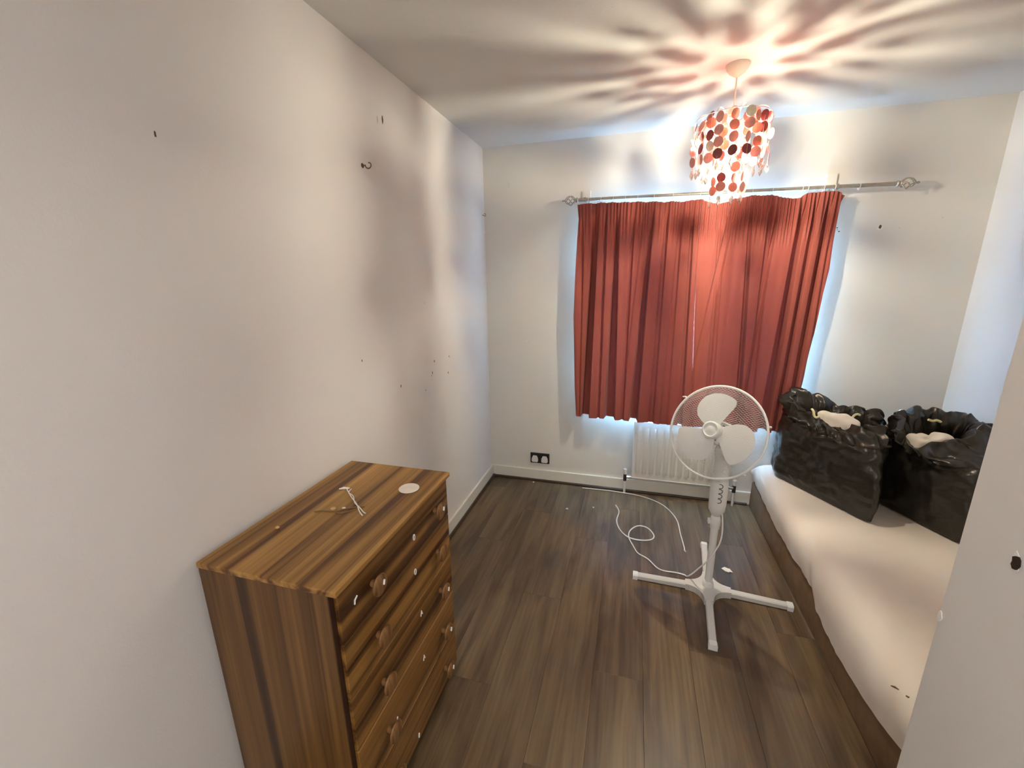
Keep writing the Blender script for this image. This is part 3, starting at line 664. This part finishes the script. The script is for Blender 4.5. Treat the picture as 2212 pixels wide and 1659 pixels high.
for k in range(10):
    w = 2 * PI * k / 10
    for rr, hw in ((.024, .003), (.037, .0045)):
        c = fp(rr * math.cos(w), rr * math.sin(w), -.0435); t = (-ra * math.sin(w) + rb * math.cos(w)) * hw * 1.3; q = (ra * math.cos(w) + rb * math.sin(w)) * .0022
        sl.add([c - t - q, c + t - q, c + t + q, c - t + q, c - t - q + ax * .001, c + t - q + ax * .001, c + t + q + ax * .001, c - t + q + ax * .001], [(0, 1, 2, 3), (4, 5, 6, 7), (0, 1, 5, 4), (1, 2, 6, 5), (2, 3, 7, 6), (3, 0, 4, 7)])
obj('vent_slots', sl, 'black_fitting', mot)
obj('tilt_neck', MB().tube([(FX, FY, .775), (FX - .002, FY - .004, .80), FC - ax * .11], [.026, .026, .024], 16), 'white_plastic', fan, True)
# guards: a wire rim and two domed diamond meshes
def dome(rr, front):
    t = min(1, rr / FR); hgt = .052 * (1 - t ** 2.6)
    return hgt + .004 if front else -hgt * .95 - .004
def guard(front):
    g = MB(); sp = .0088
    for sgn in (1, -1):
        dx, dy = math.cos(sgn * math.radians(33)), math.sin(sgn * math.radians(33)); nx, ny_ = -dy, dx
        k = -int(FR / sp)
        while k * sp < FR:
            o_ = k * sp; k += 1
            if abs(o_) >= FR - .002: continue
            hl = math.sqrt(FR * FR - o_ * o_); pts = []
            r0 = .034
            segs = [(-hl, hl)]
            if abs(o_) < r0: ih = math.sqrt(r0 * r0 - o_ * o_); segs = [(-hl, -ih), (ih, hl)]
            for a, c in segs:
                ns = max(3, int((c - a) / .03)); pts = []
                for q in range(ns + 1):
                    s_ = lerp(a, c, q / ns); X, Y = nx * o_ + dx * s_, ny_ * o_ + dy * s_
                    pts.append(fp(X, Y, dome(math.hypot(X, Y), front)))
                g.tube(pts, .00042, 3, cap=False)
    return g
fg = obj('front_guard', guard(True), 'grille', fan, False)
obj('badge_ring', MB().lathe([(.026, .054), (.036, .054), (.037, .058), (.034, .0605), (.030, .061), (.028, .058), (.022, .0575), (.012, .0605), (0, .061)], FC, ax, 32), 'white_plastic', fg, True)
bg = obj('back_guard', guard(False), 'grille', fan, False)
rim_ = MB().tube([fp(FR * math.cos(2 * PI * k / 72), FR * math.sin(2 * PI * k / 72), 0) for k in range(72)], .0052, 8, closed=True)
rimo = obj('guard_rim', rim_, 'white_plastic', fan, True)
for w in (145, 20, -42, 250):
    a = math.radians(w); c = fp((FR + .004) * math.cos(a), (FR + .004) * math.sin(a), 0); rd = ra * math.cos(a) + rb * math.sin(a); tn = -ra * math.sin(a) + rb * math.cos(a)
    obj('guard_clip', MB().tube([c - ax * .012 - rd * .002, c + rd * .006, c + ax * .010 + rd * .004], [.004, .005, .003], 8) if w != 145 else MB().tube([c, c + rd * .006, c + rd * .016 + tn * .010], [.004, .004, .003], 8), 'white_plastic', rimo, True)
# blades
BP = [(.016, .028), (.024, .050), (.040, .082), (.056, .112), (.062, .132), (.056, .150), (.030, .163), (-.004, .170), (-.040, .166), (-.074, .150), (-.097, .122), (-.105, .092), (-.098, .062), (-.078, .040), (-.052, .022), (-.028, .008)]
def blade_mb(rot):
    out = spline([(a, c, 0) for a, c in BP], 3, closed=False); m_ = MB(); ca, sa = math.cos(rot), math.sin(rot)
    cen = Vector((-.02, .09, 0)); rings = []
    for s_ in (1.0, .75, .45, .15):
        ring = []
        for p in out:
            q = cen + (Vector((p.x, p.y, 0)) - cen) * s_
            ring.append((q.x, q.y,   .012 + .08 * (q.x + .02) - .9 * (q.x + .02) ** 2))
        rings.append(ring)
    n = len(out); V = []; F = []
    for th in (.0009, -.0009):
        for ring in rings:
            for x, y, d in ring: V.append(fp(x * ca - y * sa, x * sa + y * ca, d + th))
    k4 = len(rings) * n
    for layer in (0, k4):
        for i in range(len(rings) - 1):
            for j in range(n): F.append((layer + i * n + j, layer + i * n + (j + 1) % n, layer + (i + 1) * n + (j + 1) % n, layer + (i + 1) * n + j))
        F.append(tuple(layer + (len(rings) - 1) * n + j for j in range(n)))
    for j in range(n): F.append((j, (j + 1) % n, k4 + (j + 1) % n, k4 + j))
    return m_.add(V, F)
for k in range(3):
    obj('blade', blade_mb(math.radians([2, -118, 122][k])), 'white_plastic', fan, True)
obj('blade_hub', MB().lathe([(.033, -.020), (.036, .0), (.035, .022), (.029, .034), (.015, .038), (0, .039)], FC, ax, 28), 'white_plastic', fan, True)
# mains lead: down the pole, over the floor, loop and loose end
zc = .0042
lead = [(1.492, 1.972, .455), (1.497, 1.974, .42), (1.502, 1.978, .375), (1.500, 1.974, .32), (1.487, 1.968, .275), (1.455, 1.962, .208), (1.420, 1.985, .136), (1.395, 2.03, .06), (1.382, 2.07, .014), (1.372, 2.092, zc), (1.331, 2.099, zc), (1.249, 2.104, zc), (1.191, 2.177, zc), (1.137, 2.218, zc), (1.111, 2.278, zc), (1.083, 2.365, zc), (1.093, 2.442, zc),
        (1.138, 2.501, zc), (1.194, 2.494, zc), (1.230, 2.427, zc), (1.218, 2.375, zc), (1.156, 2.345, zc + .003), (1.083, 2.352, zc + .006), (1.031, 2.426, zc), (1.005, 2.526, zc), (1.015, 2.644, zc), (.990, 2.724, zc)]
obj('power_lead', MB().tube(spline(lead, 6), .0036, 8), 'white_plastic', fan, True)

# ------------------------------------------------------------------ odds and ends on the floor and walls
o = obj('loose_cable', MB().tube(spline([(.737, 2.914, zc), (.86, 2.918, zc), (.982, 2.917, zc), (1.162, 2.893, zc), (1.30, 2.809, zc), (1.377, 2.65, zc), (1.389, 2.468, zc), (1.397, 2.338, zc), (1.395, 2.315, zc), (1.402, 2.299, zc)], 8), .0034, 8), 'white_plastic', smooth=True, org=(1.2, 2.88, 0))
tag(o, 'loose white cable curving from the skirting towards the fan', 'cable')
def scrap(name, label, c, pts, seed, cat, mat='paper', h=.004, group=None):
    rnd = random.Random(seed); V = [(c[0], c[1], h)] + [(c[0] + a, c[1] + d, rnd.uniform(.0006, h)) for a, d in pts]; n = len(pts)
    V += [(x, y, max(.0004, z - .0012)) for x, y, z in V]
    F = [(0, 1 + k, 1 + (k + 1) % n) for k in range(n)] + [(n + 1, n + 2 + (k + 1) % n, n + 2 + k) for k in range(n)] + [(1 + k, n + 2 + k, n + 2 + (k + 1) % n, 1 + (k + 1) % n) for k in range(n)]
    o = obj(name, MB().add(V, F), mat, org=(c[0], c[1], 0)); return tag(o, label, cat, group)
for c_, b_o, pts in ((0, bag1, [(2.006, 2.565, .828), (2.012, 2.552, .818), (2.016, 2.545, .796), (2.024, 2.538, .788), (2.036, 2.536, .797)]),
                     (0, bag1, [(2.168, 2.50, .800), (2.176, 2.50, .822), (2.190, 2.502, .832), (2.205, 2.505, .826)]),
                     (0, bag2, [(2.470, 2.46, .838), (2.490, 2.462, .832), (2.505, 2.464, .836), (2.525, 2.466, .828)])):
    obj('drawstring', MB().tube(spline(pts, 4), .006, 8), 'tie', b_o, True)
scrap('paper_scrap', 'torn white paper scrap on the floor behind the fan base', (1.600, 2.19), [(-.028, .012), (-.012, .020), (.004, .012), (.014, .018), (.018, .002), (.024, -.014), (.008, -.012), (.004, -.022), (-.012, -.008)], 1, 'paper', h=.009)
for k, (x, y, s_, lb) in enumerate([(.360, 2.915, .012, 'white crumb of plaster on the floor below the wall socket'), (.671, 2.594, .012, 'pale crumb on the bare floor midway between chest and radiator'), (.844, 2.657, .008, 'tiny pale crumb on the floor nearest the loose lead end')]):
    scrap('plaster_crumb', lb, (x, y), [(s_ * math.cos(t) * random.uniform(.6, 1.1), s_ * math.sin(t) * random.uniform(.5, 1)) for t in (0, 1, 2, 3, 4, 5)], 20 + k, 'crumb', h=.007)
hk = thing('cup_hook', 'small brass cup hook screwed into the left wall', 'hook', (0, 1.568, 1.983))
obj('hook', MB().tube([(0, 1.565, 1.983), (.012, 1.566, 1.983)] + [(.022 + .011 * math.cos(w), 1.567 + .006 * (w - 3) * .3, 1.983 + .011 * math.sin(w)) for w in [PI - .2 + k * .5 for k in range(11)]], .0022, 8), 'mark', hk, True)
obj('collar', MB().lathe([(.009, 0), (.008, .002), (.004, .005)], (0, 1.565, 1.983), (1, 0, 0), 14), 'mark', hk, True)
nl_ = thing('screw_eye', 'small screw eye high in the far corner of the left wall', 'hook', (0, 2.90, 1.975))
obj('eye', MB().tube([(0, 2.93, 1.972), (.010, 2.93, 1.972)] + [(.018 + .008 * math.cos(w), 2.93, 1.972 + .008 * math.sin(w)) for w in [PI + k * .6 for k in range(10)]], .0018, 8), 'mark', nl_, True)

# ------------------------------------------------------------------ chandelier of shell discs
LX, LY = LAMP.x - .006, LAMP.y
lampo = thing('pendant_lamp', 'ceiling pendant of coral and burgundy shell discs with crystal drops, lit', 'lamp', (LX, LY, H))
obj('ceiling_rose', MB().lathe([(.047, 0), (.047, -.006), (.043, -.016), (.030, -.032), (.014, -.042), (.006, -.048), (.0, -.048)], (LX, LY, H), (0, 0, 1), 28), 'rose', lampo, True)
obj('flex', MB().tube([(LX, LY, H - .045), (LX, LY, 2.175)], .0032, 8), 'rose', lampo, True)
obj('lamp_holder', MB().lathe([(.006, .0), (.015, -.004), (.017, -.03), (.019, -.034), (.019, -.052), (.0, -.052)], (LX, LY, 2.178), (0, 0, 1), 18), 'white_plastic', lampo, True)
obj('bulb', MB().lathe([(.011, .040), (.013, .036), (.016, .026), (.024, .010), (.028, -.006), (.026, -.020), (.017, -.030), (.006, -.034), (0, -.0345)], (LX, LY, LAMP.z), (0, 0, 1), 22), 'bulb', lampo, True)
RO, RM, RI = .148, .112, .066
ZO, ZM, ZI = 2.196, 2.200, 2.150
fw_ = MB()
for rr, zz in ((RO, ZO), (RI, ZI)):
    fw_.tube([(LX + rr * math.cos(2 * PI * k / 40), LY + rr * math.sin(2 * PI * k / 40), zz) for k in range(40)], .0017, 6, closed=True)
fr_o = obj('wire_frame', fw_, 'wire', lampo, True)
for k in range(8):
    w = 2 * PI * k / 8 + .2; c_, s_ = math.cos(w), math.sin(w)
    pts = spline([(LX + .017 * c_, LY + .017 * s_, 2.158), (LX + .05 * c_, LY + .05 * s_, 2.192), (LX + .095 * c_, LY + .095 * s_, 2.218), (LX + .13 * c_, LY + .13 * s_, 2.214), (LX + RO * c_, LY + RO * s_, ZO)], 4)
    obj('arm', MB().tube(pts, .0016, 6), 'wire', fr_o, True)
rnd = random.Random(12)
def disc_mesh(mat, sx):
    m_ = MB(); V = []; n = 20
    ring = [(.0195 * sx * math.cos(2 * PI * k / n), .0205 * math.sin(2 * PI * k / n)) for k in range(n)]
    for th in (.0006, -.0006):
        for s_ in (1, .5): V += [(x * s_, th + .0016 * (x * s_ / .02) ** 2 - .001 * (z * s_ / .02), z * s_) for x, z in ring]
        V.append((0, th, 0))
    F = []; q = 2 * n + 1
    for b0 in (0, q):
        for k in range(n):
            F.append((b0 + k, b0 + (k + 1) % n, b0 + n + (k + 1) % n, b0 + n + k)); F.append((b0 + n + k, b0 + n + (k + 1) % n, b0 + 2 * n))
    for k in range(n): F.append((k, (k + 1) % n, q + (k + 1) % n, q + k))
    return m_.add(V, F)
DM = {}
for mt_ in ('coral', 'pink', 'burgundy', 'pearl'):
    t_ = obj('shell_disc', disc_mesh(mt_, 1.0), mt_, None, True); DM[mt_] = t_.data; bpy.data.objects.remove(t_)
drop = obj('crystal_drop', MB().lathe([(.0005, .020), (.003, .017), (.0018, .012), (.0075, .002), (.0085, -.003), (.005, -.012), (.0004, -.021)], (0, 0, 0), n=6), 'crystal', None); DM['drop'] = drop.data; bpy.data.objects.remove(drop)
def hang(me, name, x, y, z, rz, tilt=0):
    o = bpy.data.objects.new(name, me); COL.objects.link(o); o.parent = lampo
    o.location = (x - LX, y - LY, z - H); o.rotation_euler = (tilt, rnd.uniform(-.12, .12), rz); return o
links = MB()
def strand(w, rr, ztop_, nrow, pitch_, first, cols, drops=True, jit=.006):
    c_, s_ = math.cos(w), math.sin(w)
    for k in range(nrow):
        x = LX + (rr + rnd.uniform(-jit, jit)) * c_; y = LY + (rr + rnd.uniform(-jit, jit)) * s_; z = ztop_ - first - k * pitch_ + rnd.uniform(-.004, .004)
        hang(DM[rnd.choice(cols)], 'shell_disc', x, y, z, w + PI / 2 + rnd.gauss(0, .5), rnd.gauss(0, .13))
    zb = ztop_ - first - nrow * pitch_ + .008
    if drops: hang(DM['drop'], 'crystal_drop', LX + rr * c_, LY + rr * s_, zb - .010, rnd.uniform(0, 6))
    links.tube([(LX + rr * c_, LY + rr * s_, ztop_), (LX + rr * c_, LY + rr * s_, zb + .012)], .0006, 4)
mixc = ['coral'] * 4 + ['pink'] * 3 + ['burgundy'] * 4 + ['coral', 'pink', 'pearl']
for k in range(19): strand(2 * PI * (k + rnd.uniform(-.3, .3)) / 19, RO + rnd.choice((0, -.012, .006)), ZO, 4, .044, .018 + rnd.uniform(0, .016), mixc)
for k in range(8): strand(2 * PI * (k + .3) / 8, RI, ZI - .05, 5, .041, .018 + rnd.uniform(-.006, .010), mixc, True, .009)
for k in range(7): strand(2 * PI * (k + .7) / 7, .104, 2.205, 2, .048, .030, mixc, False)
for k in range(8):
    w = 2 * PI * (k + .5) / 8 + .2; hang(DM[rnd.choice(mixc)], 'shell_disc', LX + .118 * math.cos(w), LY + .118 * math.sin(w), 2.196 + rnd.uniform(-.006, .006), w + PI / 2 + rnd.gauss(0, .6), -.5)
for k in range(7):
    w = 2 * PI * (k + .1) / 7; hang(DM[rnd.choice(mixc)], 'shell_disc', LX + .080 * math.cos(w), LY + .080 * math.sin(w), 2.196 + rnd.uniform(-.006, .006), w + PI / 2 + rnd.gauss(0, .6), -.7)
obj('chain_links', links, 'wire', lampo)
